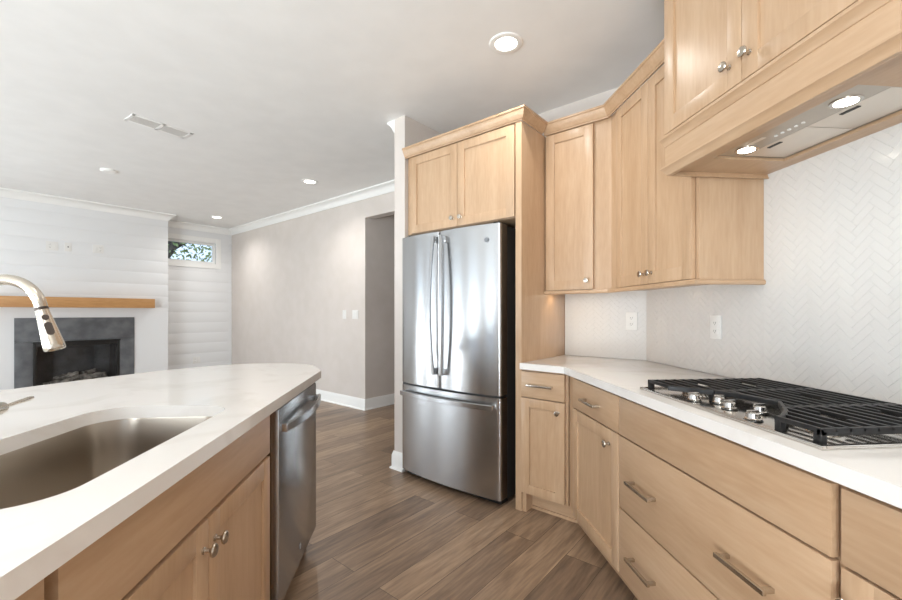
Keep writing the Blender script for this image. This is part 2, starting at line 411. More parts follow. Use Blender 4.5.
bs = [xy(AB(2.43, 5.9)), xy(AB(2.43, 2.24)), xy(AB(2.315, 2.24))]
struct('baseboard_partition', MB().sweep(bs, base_prof()).sweep(bs, shoe_prof()), M['white'])
struct('baseboard_left', MB().sweep([xy(ship_l), rear_l][::-1], base_prof()), M['white'])

# ---------------------------------------------------------------- tiled backsplash
def clip(poly, x0, x1, y0, y1):
    for ax, lim, sg in ((0, x0, 1), (0, x1, -1), (1, y0, 1), (1, y1, -1)):
        out = []
        for i in range(len(poly)):
            p, q = poly[i], poly[(i+1) % len(poly)]
            pi, qi = (p[ax]-lim)*sg >= 0, (q[ax]-lim)*sg >= 0
            if pi: out.append(p)
            if pi != qi:
                t = (lim-p[ax])/(q[ax]-p[ax]); out.append((p[0]+t*(q[0]-p[0]), p[1]+t*(q[1]-p[1])))
        poly = out
        if len(poly) < 3: return []
    return poly
def herring(rects, Wt=.026, n=3, gap=.0013, th=.0012):
    """tiles in local (x, z), front toward -y; a grout bed behind"""
    mb = MB(); c = S2
    for (x0, x1, z0, z1) in rects:
        mb.box(x0, x1, .0, .006, z0, z1, mi=1)
        R_ = int((abs(x1-x0) + abs(z1-z0)) / Wt) + 8
        for i in range(-R_, R_):
            for j in range(-R_, R_):
                k = (i - j) % (2*n)
                if k == 0: a0, a1, b0, b1 = i, i+n, j, j+1
                elif k == 2*n-1: a0, a1, b0, b1 = i, i+1, j, j+n
                else: continue
                q = [(a0*Wt+gap/2, b0*Wt+gap/2), (a1*Wt-gap/2, b0*Wt+gap/2), (a1*Wt-gap/2, b1*Wt-gap/2), (a0*Wt+gap/2, b1*Wt-gap/2)]
                q = [((u - v_)*c + (x0+x1)/2, (u + v_)*c + (z0+z1)/2) for u, v_ in q]
                q = clip(q, x0+.0005, x1-.0005, z0+.0005, z1-.0005)
                if len(q) < 3: continue
                m_ = len(q)
                cx = sum(p[0] for p in q)/m_; cz = sum(p[1] for p in q)/m_
                top = [(cx+(p[0]-cx)*.985, -th, cz+(p[1]-cz)*.985) for p in q]
                vs, fs = mb.add([(p[0], 0, p[1]) for p in q] + top, [tuple(range(m_, 2*m_))] + [(t, (t+1) % m_, m_+(t+1) % m_, m_+t) for t in range(m_)])
    return mb
TOPC = .914; UPB = 1.345
acor = (corner[1]-corner[0])*S2
o = obj('tile_backsplash', herring([(-1.296, -acor, TOPC, UPB + .02)]), [M['tile'], M['grout']], loc=E3 * (BW - .006), rot=ROT_BACK, ang=20)
tag(o, 'short white herringbone tile backsplash behind the corner counter beside the fridge panel', 'backsplash')
o = obj('tile_backsplash', herring([(-corner[1]+.004, -1.655, TOPC, UPB + .02), (-1.655, -.02, TOPC, 1.825)]), [M['tile'], M['grout']], loc=(XW - .006, 0, 0), rot=ROT_RIGHT, ang=20)
tag(o, 'tall white herringbone tile backsplash behind the gas cooktop', 'backsplash')

# ---------------------------------------------------------------- cabinet parts (local: x right, -y toward viewer)
def knob(parent, x, z, y):
    o = obj('knob', MB().lathe([(0, .0085), (.003, .0085), (.005, .0055), (.016, .005), (.020, .009), (.023, .0155), (.027, .0165), (.030, .0145), (.0315, .008), (.032, 0)], (x, y, z), (x, y - 1, z), 22), M['nickel'], parent)
    return o
def pull(parent, xc, z, y, ln=.166):
    mb = MB(); h = ln/2
    for sx in (-h + .012, h - .012): mb.box(xc + sx - .006, xc + sx + .006, y - .03, y, z - .006, z + .006, .0012)
    mb.box(xc - h, xc + h, y - .038, y - .027, z - .0065, z + .0065, .0022)
    return obj('bar_pull', mb, M['nickel'], parent)
def shaker(name, parent, x0, x1, z0, z1, y=0, th=.02, st=.06, mt='maple'):
    mb = MB()
    mb.box(x0, x0+st, y-th, y, z0, z1, .0014); mb.box(x1-st, x1, y-th, y, z0, z1, .0014)
    mb.box(x0+st-.0004, x1-st+.0004, y-th+.0003, y, z1-st, z1, .0010); mb.box(x0+st-.0004, x1-st+.0004, y-th+.0003, y, z0, z0+st, .0010)
    mb.box(x0+st-.004, x1-st+.004, y-th+.009, y-.002, z0+st-.004, z1-st+.004)
    return obj(name, mb, M[mt], parent)
def slab(name, parent, x0, x1, z0, z1, y=0, th=.02):
    return obj(name, MB().box(x0, x1, y-th, y, z0, z1, .0016), M['maple_h'], parent)
TOE = .112; CT = .876
def carcass(parent, wd, z0, z1, dep, stile=.02, mt='maple'):
    """solid case with its face edge; dark reveal lines show between the fronts"""
    return obj('carcass', MB().box(0, wd, .004, dep, z0, z1, .001), M[mt], parent)
def toe_kick(parent, x0, x1, rec=.075, dep=.10):
    return obj('toe_kick', MB().box(x0, x1, rec, rec + dep, 0, TOE).box(x0, x1, rec - .012, rec, 0, .018, .002), M['maple_h'], parent)

XF = .895                                # face of the right-hand base cabinets
def right_thing(name, label, cat, y0, xf=XF, **k): return thing(name, label, cat, (xf, y0, 0), ROT_RIGHT, **k)
def back_thing(name, label, cat, a0, bf, **k): return thing(name, label, cat, AB(a0, bf), ROT_BACK, **k)
GB = 'maple base cabinets'
BF = 2.26
# narrow cabinet next to the fridge panel: one drawer over one door
t = back_thing('base_cabinet', 'narrow maple base cabinet beside the fridge panel, one drawer above one door', 'cabinet', 1.296, BF, group=GB)
wd = 1.296 - 1.0
carcass(t, wd, TOE, CT, .60); toe_kick(t, .026, wd + .055)
obj('side_foot', MB().box(0, .026, 0, .6, 0, TOE), M['maple'], t)
d = slab('drawer', t, .002, .282, .709, .864); pull(d, .135, .786, -.02)
d = shaker('door', t, .002, .282, .122, .702, st=.055); knob(d, .245, .643, -.02)
# right-hand run
yc = BF / S2 - XF                        # where the two faces meet
t = right_thing('base_cabinet', 'maple base cabinet in the bend of the counter, short drawer over one tall door', 'cabinet', yc, group=GB)
wd = yc - 1.692
cs = MB(); cs.prism([(-.002, .004), (wd, .004), (wd, .60), (-.249, .60)], TOE, CT); obj('carcass', cs, M['maple'], t)
toe_kick(t, -.03, wd)
x0 = yc - 2.20; x1 = yc - 1.697
d = slab('drawer', t, x0, x1, .709, .864); pull(d, (x0+x1)/2 - .003, .782, -.02)
d = shaker('door', t, x0, x1, .118, .702); knob(d, x1 - .078, .64, -.02)
t = right_thing('drawer_cabinet', 'wide maple cabinet of three deep drawers under the gas cooktop', 'cabinet', 1.692, group=GB)
wd = 1.692 - .783
carcass(t, wd, TOE, CT, .60, mt='maple_h'); toe_kick(t, 0, wd)
for z0, z1, hz in ((.709, .864, None), (.404, .702, .548), (.118, .397, .245)):
    d = slab('drawer', t, .004, wd - .010, z0, z1)
    if hz:
        for xc in (.195, wd - .222): pull(d, xc, hz, -.02)
t = right_thing('base_cabinet', 'maple base cabinet at the right edge, long drawer over doors with nickel knob', 'cabinet', .781, group=GB)
wd = .76
carcass(t, wd, TOE, CT, .60); toe_kick(t, 0, wd)
slab('drawer', t, .008, wd - .004, .709, .864)
d = shaker('door', t, .008, wd/2 - .002, .118, .702); knob(d, .036, .64, -.02)
d = shaker('door', t, wd/2 + .002, wd - .004, .118, .702); knob(d, wd - .06, .64, -.02)

# tall panel beside the fridge
o = obj('end_panel', MB().box(0, .042, 0, .628, 0, 2.404, .001), M['maple'], loc=AB(1.34, 2.25), rot=ROT_BACK)
tag(o, 'tall maple end panel standing between the steel fridge and the counter', 'panel')

# right-hand countertop
FX, FBK = .861, 2.225
poly = [(FX, .02), (FX, FBK/S2 - FX), xy(AB(1.2965, FBK)), xy(AB(1.2965, BW - .01)), (XW - .01, (BW-.01)/S2 - (XW-.01)), (XW - .01, .02)]
mb = MB().prism(poly, CT, TOPC)
es = [e_ for e_ in mb.bm.edges if abs(e_.verts[0].co.z - e_.verts[1].co.z) < 1e-6]
bmesh.ops.bevel(mb.bm, geom=es, offset=.003, segments=2, profile=.6, affect='EDGES')
o = obj('countertop', mb, M['quartz']); tag(o, 'bent white quartz countertop carrying the gas cooktop along the right wall', 'countertop')

# ---------------------------------------------------------------- wall cabinets
GU = 'maple wall cabinets'
XU, BU = 1.21, 2.575; UT = 2.42; UZ = 1.365
yu = BU/S2 - XU; au = (yu - XU)*S2
t = back_thing('wall_cabinet', 'maple wall cabinet with a single tall door beside the fridge panel', 'cabinet', 1.296, BU, group=GU)
wd = 1.296 - au
cs = MB(); cs.prism([(0, .003), (wd + .001, .003), (wd + .12, .298), (0, .298)], UZ, UT); obj('carcass', cs, M['maple'], t)
d = shaker('door', t, .006, .327, UZ + .004, 2.40); knob(d, .327 - .036, UZ + .058, -.02)
t = right_thing('wall_cabinet', 'maple wall cabinet with two tall doors on the wall left of the range hood', 'cabinet', yu, XU, group=GU)
wd = yu - 1.655
cs = MB(); cs.prism([(-.001, .003), (wd, .003), (wd, .298), (-.10, .298)], UZ, UT); obj('carcass', cs, M['maple'], t)
xa, xm, xb = yu - 2.335, yu - 2.004, yu - 1.674
d = shaker('door', t, xa, xm - .0015, UZ + .002, 2.40); knob(d, xm - .034, UZ + .055, -.02)
d = shaker('door', t, xm + .0015, xb, UZ + .002, 2.40); knob(d, xm + .034, UZ + .055, -.02)

# cabinet over the fridge
BFR = 2.27
t = back_thing('wall_cabinet', 'short two door maple cabinet above the refrigerator', 'cabinet', 2.312, BFR, group=GU)
wd = 2.312 - 1.342
carcass(t, wd, 1.82, UT, .59)
xm = 2.312 - 1.807
d = shaker('door', t, .052, xm - .002, 1.822, 2.40); knob(d, xm - .036, 1.822 + .058, -.02)
d = shaker('door', t, xm + .002, 2.312 - 1.35, 1.822, 2.40); knob(d, xm + .036, 1.822 + .058, -.02)

CP = [(-.018, 2.42), (0, 2.405), (.006, 2.405), (.008, 2.412), (.013, 2.414), (.022, 2.428), (.033, 2.449), (.036, 2.460), (.042, 2.463), (.042, 2.475), (-.018, 2.475)]
o = obj('crown_moulding', MB().sweep([xy(AB(2.313, 2.25)), xy(AB(1.296, 2.25)), xy(AB(1.296, 2.512))], CP), M['maple_h'])
tag(o, 'maple crown moulding topping the cabinet above the fridge', 'moulding')
o = obj('crown_moulding', MB().sweep([xy(AB(1.296, 2.555)), xy(AB((2.555/S2 - 2*1.19)*S2, 2.555)), (1.19, 1.66)], CP), M['maple_h'])
tag(o, 'bent maple crown moulding topping the tall wall cabinets in the corner', 'moulding')
RP = [(-.03, UZ), (-.03, 1.345), (.002, 1.341), (.008, 1.345), (.010, 1.356), (.004, UZ - .001), (-.01, UZ)]
o = obj('light_rail', MB().sweep([xy(AB(1.296, 2.558)), xy(AB((2.558/S2 - 2*1.193)*S2, 2.558)), (1.193, 1.652), (1.507, 1.652)], RP), M['maple_h'])
tag(o, 'maple light rail under the tall wall cabinets in the corner', 'moulding')

# hood cabinet with its wooden canopy
HY0, HY1 = 1.640, .803; HF = 1.065; wd = HY0 - HY1
t = right_thing('hood_cabinet', 'deep two door maple cabinet above the wooden range hood canopy', 'cabinet', HY0, HF, group=GU)
carcass(t, wd, 1.950, 2.64, XW - HF - .004)
xm = .409
d = shaker('door', t, .001, xm - .0015, 1.960, 2.60); knob(d, xm - .05, 2.032, -.02)
d = shaker('door', t, xm + .0015, wd - .001, 1.960, 2.60); knob(d, xm + .032, 2.032, -.02)
CP2 = [(o_, z_ + .2) for o_, z_ in CP]
o = obj('crown_moulding', MB().sweep([(XW - .01, HY0 + .02), (HF - .02, HY0 + .02), (HF - .02, HY1 - .02), (XW - .01, HY1 - .02)], CP2), M['maple_h'])
tag(o, 'maple crown moulding topping the deep cabinet above the range hood', 'moulding')
t = right_thing('range_hood_canopy', 'wooden maple range hood canopy with two moulded edges above the cooktop', 'range hood', HY0, HF)
HB = 1.81
mb = MB(); mb.box(0, wd, -.015, .004, HB, 1.948, .001); mb.box(0, .018, .004, XW - HF - .006, HB, 1.948); mb.box(wd - .018, wd, .004, XW - HF - .006, HB, 1.948)
obj('face_board', mb, M['maple_h'], t)
IX0, IX1, IY0, IY1 = 1.145, 1.440, 1.486, .968   # opening for the insert (world x, y)
lx0, lx1, ly0, ly1 = HY0 - IY0, HY0 - IY1, IX0 - HF, IX1 - HF
mb = MB(); e_ = XW - HF - .006
mb.box(.018, lx0, .004, e_, HB, HB + .02); mb.box(lx1, wd - .018, .004, e_, HB, HB + .02)
mb.box(lx0, lx1, .004, ly0, HB, HB + .02); mb.box(lx0, lx1, ly1, e_, HB, HB + .02)
obj('bottom_board', mb, M['maple_h'], t)
pa = [(0, e_), (0, -.015), (wd, -.015), (wd, e_)]
# mouldings run around front and both ends
pr_lo = [(-.012, HB - .020), (-.004, HB - .020), (.001, HB - .012), (.004, HB - .003), (.012, HB + .006), (.015, HB + .008), (.015, HB + .014), (0, HB + .014)]
pr_hi = [(0, 1.908), (.003, 1.910), (.005, 1.920), (.013, 1.934), (.017, 1.938), (.017, 1.948), (0, 1.948)]
obj('lower_moulding', MB().sweep(pa, pr_lo), M['maple_h'], t)
obj('upper_moulding', MB().sweep(pa, pr_hi), M['maple_h'], t)
# the bottom edge board under the lower moulding
mb = MB(); mb.box(.013, wd - .013, -.002, .008, HB - .020, HB); obj('bottom_lip', mb, M['maple_h'], t)

# steel hood insert
t = right_thing('hood_insert', 'steel range hood insert with two lit lamps under the wooden canopy', 'range hood', HY0, HF)
zi = HB + .007; g_ = .010; ST = ly0 + .114
mb = MB(); mb.box(lx0+g_, lx1-g_, ly0+g_, ly1-g_, zi + .006, zi + .06)
mb.box(lx0+g_, lx1-g_, ly0+g_, ST, zi, zi + .006, .001); mb.box(lx0+g_, lx1-g_, ly1-.012, ly1-g_, zi, zi + .006)
mb.box(lx0+g_, lx0+.014, ST, ly1-.012, zi, zi + .006); mb.box(lx1-.014, lx1-g_, ST, ly1-.012, zi, zi + .006)
obj('housing', mb, M['hoodsteel'], t)
fx = HY0 - 1.22
for a_, b_, yl in ((lx0 + .016, fx - .002, 1.361), (fx + .002, lx1 - .016, 1.107)):
    f = obj('filter', MB().box(a_, b_, ST + .003, ly1 - .014, zi + .001, zi + .006, .001), M['filter'], t)
    xc = HY0 - yl
    obj('latch', MB().box(xc - .026, xc + .026, ST + .018, ST + .029, zi - .0015, zi + .002), M['slot'], f)
for xl in (HY0 - 1.409, HY0 - 1.060):
    lp = obj('lamp', MB().lathe([(0, .037), (.003, .037), (.003, .029), (.001, .028)], (xl, ly0 + .071, zi - .003), (xl, ly0 + .071, 9), 28), M['polished'], t)
    obj('lens', MB().cyl((xl, ly0 + .071, zi - .0045), (xl, ly0 + .071, zi - .0005), .027, n=24), M['lamp'], lp)
    l = bpy.data.lights.new('hood_bulb', 'SPOT'); l.energy = .5; l.color = (1, .9, .75); l.spot_size = 2.2; l.spot_blend = .6; l.shadow_soft_size = .03
    lo = bpy.data.objects.new('hood_bulb', l); COL.objects.link(lo); lo.parent = t; lo.location = (xl, ly0 + .071, zi - .02)
obj('display', MB().box(HY0 - 1.365, HY0 - 1.305, ly0 + .036, ly0 + .054, zi - .001, zi + .001), M['filter'], t)
for k in range(5):
    xb_ = HY0 - 1.288 + k*.0245
    obj('button', MB().cyl((xb_, ly0 + .073, zi - .003), (xb_, ly0 + .073, zi), .0055, n=12), M['plate'], t)

# warm strip lamp hidden behind the light rail
t = back_thing('strip_lamp', 'lit warm strip lamp under the single door wall cabinet beside the fridge panel', 'lamp', 1.28, BU)
obj('housing', MB().box(.0, .3, .06, .085, UZ - .012, UZ), M['plate'], t)
obj('diffuser', MB().box(.005, .295, .062, .083, UZ - .015, UZ - .012), M['led'], t)
l = bpy.data.lights.new('strip_bulb', 'AREA'); l.shape = 'RECTANGLE'; l.size = .28; l.size_y = .02; l.energy = .45; l.color = (1, .82, .6)
lo = bpy.data.objects.new('strip_bulb', l); COL.objects.link(lo); lo.parent = t; lo.location = (.15, .073, UZ - .018)

# ---------------------------------------------------------------- refrigerator
FA0, FA1 = 2.294, 1.412; FW_ = FA0 - FA1; BD = 2.19
t = back_thing('refrigerator', 'stainless steel french door refrigerator with a bottom freezer drawer', 'refrigerator', FA0, BD)
obj('case', MB().box(.006, FW_ - .004, .085, .66, .03, 1.775, .004), M['case'], t)
def bowed(x0, x1, z0, z1, cx=FW_/2, half=FW_/2, bow=.027, dep=.078, r=.012, lift=.012):
    pts = []; n = 26
    for k in range(n + 1):
        x = x0 + (x1 - x0)*k/n
        y = -bow*(1 - ((x - cx)/half)**2)
        u = (x - (x0+x1)/2)/((x1-x0)/2); y -= lift*(1 - u*u)
        e_ = min(x - x0, x1 - x)
        if e_ < r: y += r - math.sqrt(max(r*r - (r - e_)**2, 0))
        pts.append((x, y))
    # extra samples in the rounded ends
    ext = []
    for k in range(1, 6):
        e_ = r*(k/6)**2
        for x in (x0 + e_, x1 - e_):
            y = -bow*(1 - ((x - cx)/half)**2); u = (x - (x0+x1)/2)/((x1-x0)/2); y -= lift*(1 - u*u)
            ext.append((x, y + r - math.sqrt(max(r*r - (r - e_)**2, 0))))
    pts = sorted(pts + ext)
    poly = pts + [(x1, dep), (x0, dep)]
    return MB().prism(poly, z0, z1)
def vhandle(parent, xc, side, yf):
    z0, z1 = .805, 1.735; n = 20; pts = []
    for k in range(n + 1):
        s = k/n; b_ = 4*s*(1-s)
        pts.append((xc + side*.017*b_, yf - .040 - .018*b_, z0 + (z1 - z0)*s))
    mb = MB().bar(pts, (0, 1, 0), .025, .020)
    for z_ in (z0 + .012, z1 - .012): mb.box(xc - .011, xc + .011, yf - .046, yf + .004, z_ - .022, z_ + .022, .003)
    return obj('handle', mb, M['steel'], parent, ang=40)
xm = FA0 - 1.895; SE = .700
dl = obj('left_door', bowed(.0, xm - .003, SE, 1.782), M['steel'], t, ang=30); vhandle(dl, xm - .020, -1, -.030)
dr = obj('right_door', bowed(xm + .003, FW_, SE, 1.782), M['steel'], t, ang=30); vhandle(dr, xm + .050, 1, -.030)
# round maker's badge: a raised ring with a scrolled letter pair
def badge(parent, c, nrm, up, r):
    c = Vector(c); nrm = Vector(nrm).normalized(); up = Vector(up); sd = up.cross(nrm).normalized()
    mb = MB().lathe([(0, r), (.0012, r), (.0014, r*.94), (.0004, r*.9)], c, c + nrm, 28)
    f = lambda a_, b_: c + sd*(a_*r) + up*(b_*r) + nrm*.001
    mb.tube([f(.75*math.cos(q), .75*math.sin(q)) for q in [2*PI*k/28 for k in range(29)]], r*.05, 6)
    mb.tube([f(-.05 + .3*math.cos(q)*.9 - .12, .32*math.sin(q)) for q in [.6 + k*.28 for k in range(20)]] + [f(-.16, -.02), f(-.02, -.05)], r*.06, 6)
    mb.tube([f(.42, .30), f(.22, .34), f(.14, .16), f(.30, .03), f(.12, -.1), f(.16, -.3), f(.40, -.28)], r*.06, 6)
    return obj('badge', mb, M['badge'], parent)
badge(dr, (FA0 - 1.503, -.0235, 1.682), (0.09, -1, 0), (0, 0, 1), .015)
fz = obj('freezer_drawer', bowed(.0, FW_, .045, .684, lift=.006), M['steel'], t, ang=30)
pts = []
for k in range(25):
    s = k/24; x = .035 + (FW_ - .07)*s; pts.append((x, -.040 - .034*(4*s*(1-s)) - .004, .628))
mb = MB().bar(pts, (0, 0, 1), .016, .034)
for x in (.05, FW_ - .05): mb.box(x - .016, x + .016, -.046, .0, .613, .643, .003)
obj('handle', mb, M['steel'], fz, ang=40)
obj('gasket', MB().box(.008, FW_ - .008, .004, .07, .682, .702), M['black'], t)
obj('base_grille', MB().box(.02, FW_ - .02, .04, .12, .006, .043), M['black'], t)
for x in (.04, FW_ - .075): obj('hinge_cover', MB().box(x, x + .04, .03, .14, 1.782, 1.80, .004), M['case'], t)
for x in (.06, FW_ - .06):
    for y in (.10, .60): obj('foot', MB().cyl((x, y, 0), (x, y, .03), .02, n=14), M['black'], t)

# ---------------------------------------------------------------- cooktop
CX0, CX1, CY0, CY1 = .912, 1.430, 1.592, .846       # x front/back, y far/near
zt = TOPC
t = thing('gas_cooktop', 'stainless steel gas cooktop with black iron grates on the right counter', 'cooktop', (CX0, CY0, zt), ROT_RIGHT)
cw, cdp = CY0 - CY1, CX1 - CX0
mb = MB(); mb.box(0, cw, 0, cdp, 0, .006, .002)
mb.box(.0, cw, .0, .012, .004, .011, .003); mb.box(0, cw, cdp - .012, cdp, .004, .011, .003); mb.box(0, .012, .012, cdp-.012, .004, .011, .003); mb.box(cw-.012, cw, .012, cdp-.012, .004, .011, .003)
obj('tray', mb, M['polished'], t)
gz = .044
RECESS = [(.160, .018), (.232, .095), (.320, .160), (.442, .188), (.548, .105), (.600, .045), (.612, .018)]   # bay in the grates for the knobs
def bay(y):
    """x interval of the knob bay at depth y"""
    if y >= .186: return None
    xs = [a_[0] + (y - a_[1])/(b_[1] - a_[1])*(b_[0] - a_[0]) for a_, b_ in zip(RECESS, RECESS[1:]) if (a_[1] - y)*(b_[1] - y) <= 0 and a_[1] != b_[1]]
    return (min(xs), max(xs)) if len(xs) > 1 else None
def bay_y(x):
    for a_, b_ in zip(RECESS, RECESS[1:]):
        if a_[0] <= x <= b_[0]: return a_[1] + (x - a_[0])/(b_[0] - a_[0])*(b_[1] - a_[1])
    return .018
def grate(x0, x1, parent):
    mb = MB(); h = .012; y0, y1 = .018, cdp - .022; n = 13
    for k in range(n + 1):
        y = y0 + (y1 - y0 - .010)*k/n; u = k/n
        iv = bay(max(y, .0185)); sp = [(x0, x1)]
        if iv: sp = [(x0, min(x1, iv[0])), (max(x0, iv[1]), x1)]
        if k in (4, 9):
            xc = (x0 + x1)/2; sp = [q for p_ in sp for q in ((p_[0], min(p_[1], xc - .036)), (max(p_[0], xc + .036), p_[1]))]
        for p_ in sp:
            if p_[1] - p_[0] > .006: mb.box(p_[0], p_[1], y, y + .010, gz - h, gz, .002)
    for x in (x0, x1 - .011): mb.box(x, x + .011, bay_y(x + .005), y1, gz - h - .006, gz - .001, .002)
    edge = [(max(x0, min(x1, p_[0])), p_[1]) for p_ in RECESS]
    pts = sorted({(round(x, 4), round(bay_y(x), 4)) for x in [x0, x1] + [p_[0] for p_ in RECESS] if x0 <= x <= x1 and RECESS[0][0] <= x <= RECESS[-1][0]})
    if len(pts) > 1: mb.bar([(x, y, gz - .009) for x, y in pts], (0, 0, 1), .012, .018)
    for x in (x0, x1 - .020):
        for y in (max(y0, bay_y(x + .01)), y1 - .018): mb.box(x, x + .020, y, y + .018, .006, gz - .006, .003)
    for p_ in (RECESS[-1],):
        if x0 < p_[0] < x1: mb.box(p_[0] - .009, p_[0] + .009, y0, y0 + .018, .006, gz - .006, .003)
    return obj('grate', mb, M['iron'], parent)
grate(.026, .262, t); grate(.265, .508, t); grate(.511, cw - .020, t)
def burner(xc, yc_, r):
    o = obj('burner', MB().lathe([(0, r*1.25), (.004, r*1.2), (.006, r), (.014, r*.98), (.014, r*.6)], (xc, yc_, .006), (xc, yc_, 9), 30), M['polished'], t)
    mb = MB().lathe([(0, r*.9), (.003, r*.95), (.007, r*.9), (.009, r*.7), (.0092, 0)], (xc, yc_, .020), (xc, yc_, 9), 30)
    for k in range(18):
        q = 2*PI*k/18; mb.box(-.002, .002, r*.86, r*1.02, .010, .020); 
        vs = mb.bm.verts[:] if False else None
    return o, mb
for xc, yc_, r in ((.145, .14, .040), (.145, .385, .034), (.387, .345, .050), (.625, .14, .034), (.625, .385, .042)):
    o, mb = burner(xc, yc_, r); mb.bm.free()
    obj('burner_cap', MB().lathe([(0, r*.85), (.002, r*.93), (.006, r*.9), (.008, r*.7), (.0085, 0)], (xc, yc_, .0205), (xc, yc_, 9), 30), M['filter'], o)
for xk, yk in ((.252, .050), (.302, .104), (.378, .078), (.436, .128), (.512, .040)):
    k_ = obj('knob', MB().lathe([(0, .021), (.006, .021), (.008, .018), (.020, .0165), (.023, .014), (.0235, 0)], (xk, yk, .007), (xk, yk, 9), 26).box(xk - .004, xk + .004, yk - .017, yk + .017, .028, .036, .002), M['polished'], t)
    obj('skirt', MB().cyl((xk, yk, .0055), (xk, yk, .0085), .0235, n=26), M['black'], k_)

# ---------------------------------------------------------------- outlets and switches
def outlet(label, loc, rot, gangs=('duplex',), group=None, name='wall_outlet', cat='outlet', proud=.0):
    t = thing(name, label, cat, loc, rot, group)
    n = len(gangs); wd = .072 + .046*(n - 1)
    obj('plate', MB().box(-wd/2, wd/2, -.006 - proud, 0, -.058, .058, .002), M['plate'], t)
    for k, gk in enumerate(gangs):
        xc = (k - (n-1)/2)*.046
        if gk == 'duplex':
            for zc in (-.02, .02):
                r = obj('socket', MB().box(xc - .0165, xc + .0165, -.008 - proud, -.005, zc - .0135, zc + .0135, .002), M['plate'], t)
                mb = MB()
                for sx in (-.006, .006): mb.box(xc + sx - .0011, xc + sx + .0011, -.0086 - proud, -.0075, zc - .003, zc + .006)
                mb.cyl((xc, -.0086 - proud, zc - .008), (xc, -.0075, zc - .008), .0022, n=8)
                obj('slots', mb, M['slot'], r)
        elif gk == 'rocker':
            obj('rocker', MB().box(xc - .0165, xc + .0165, -.0085 - proud, -.005, -.033, .033, .0015), M['plate'], t)
        else:
            obj('cable_port', MB().cyl((xc, -.009, 0), (xc, -.005, 0), .008, n=14), M['slot'], t)
    obj('screw', MB().cyl((-(n-1)*.023, -.0072 - proud, 0), (-(n-1)*.023, -.0055, 0), .003, n=10), M['plate'], t)
    return t
outlet('white outlet on the tile wall near the corner, behind the bend of the counter', AB(.83, BW - .0095, 1.166), ROT_BACK)
outlet('white outlet on the right tile wall, just left of the cooktop', (XW - .0095, 1.932, 1.15), ROT_RIGHT)
outlet('narrow light switch on the greige wall, left of the two switch plate', AB(4.575, BEIGE, 1.195), ROT_BACK, ('rocker',), name='light_switch', cat='switch')
outlet('wide two rocker light switch on the greige wall beside the hallway opening', AB(4.345, BEIGE, 1.195), ROT_BACK, ('rocker', 'rocker'), name='light_switch', cat='switch')
ROT_SHIP = math.atan2(E3.y, E3.x)
outlet('white two gang outlet on the shiplap chimney, leftmost of three above the mantel', AB(FCH, .868, 2.093), ROT_SHIP, ('duplex', 'rocker'))
outlet('white plate with dark cable port on the shiplap chimney, middle of three above the mantel', AB(FCH, 1.024, 2.098), ROT_SHIP, ('port',), name='cable_plate', cat='wall plate')
outlet('white two gang outlet on the shiplap chimney, rightmost of three above the mantel', AB(FCH, 1.335, 2.107), ROT_SHIP, ('rocker', 'duplex'))
outlet('low white outlet on the shiplap wall right of the fireplace', AB(AC, 2.748, .396), ROT_SHIP, ('duplex', 'rocker'))

# ---------------------------------------------------------------- fireplace
MX = at_ship(FCH)
t = thing('fireplace', 'dark slate and black metal gas fireplace in the white shiplap chimney', 'fireplace', AB(FCH, 1.13), ROT_SHIP)
def L_(mb): return mb.xf(Matrix.Translation((-1.13, 0, 0)))
obj('header_slab', L_(MB().box(.524, 1.746, -.02, 0, .845, 1.152, .002)), M['slate'], t)
obj('side_slab', L_(MB().box(.524, .688, -.02, 0, 0, .843, .002)), M['slate'], t)
obj('side_slab', L_(MB().box(1.572, 1.746, -.02, 0, 0, .843, .002)), M['slate'], t)
obj('hearth_slab', L_(MB().box(.69, 1.57, -.02, 0, 0, .158, .002)), M['slate'], t)
mb = MB(); mb.box(.69, .722, -.028, .05, .16, .83, .002); mb.box(1.538, 1.57, -.028, .05, .16, .83, .002); mb.box(.722, 1.538, -.028, .05, .775, .83, .002); mb.box(.722, 1.538, -.028, .05, .16, .2, .002)
obj('metal_frame', L_(mb), M['black'], t)
obj('hood_lip', L_(MB().box(.684, 1.576, -.05, .0, .826, .842, .003)), M['black'], t)
mb = MB(); mb.box(.722, 1.538, .38, .395, .2, .775); mb.box(.722, 1.538, .05, .38, .19, .2); mb.box(.722, 1.538, .05, .38, .775, .785); mb.box(.712, .722, .05, .38, .2, .775); mb.box(1.538, 1.548, .05, .38, .2, .775)
mb.box(.92, 1.35, .372, .38, .2, .72, .004)
obj('firebox', L_(mb), M['firebox'], t)
for k, (x0, y0, z0, x1, y1, z1, r) in enumerate(((.80, .20, .25, 1.48, .24, .26, .045), (.86, .13, .27, 1.25, .20, .33, .036), (1.08, .24, .30, 1.44, .12, .34, .036), (.92, .27, .32, 1.16, .20, .38, .030), (1.20, .22, .36, 1.36, .30, .40, .028))):
    n = 9; pts = []; rs = []
    for q in range(n):
        s = q/(n-1); pts.append((x0 + (x1-x0)*s, y0 + (y1-y0)*s + random.uniform(-.008, .008), z0 + (z1-z0)*s + random.uniform(-.008, .008))); rs.append(r*random.uniform(.85, 1.12))
    obj('log', L_(MB().tube(pts, rs, 10)), M['log'], t)
obj('glass_front', L_(MB().box(.722, 1.538, .0, .004, .2, .775)), M['glass'], t)
o = obj('mantel_shelf', MB().box(.30 - 1.13, 1.953 - 1.13, -.2, 0, -.067, .067, .003), M['mantel'], loc=AB(FCH, 1.13, 1.354), rot=ROT_SHIP)
tag(o, 'long chunky oak mantel shelf on the shiplap chimney above the fireplace', 'shelf')

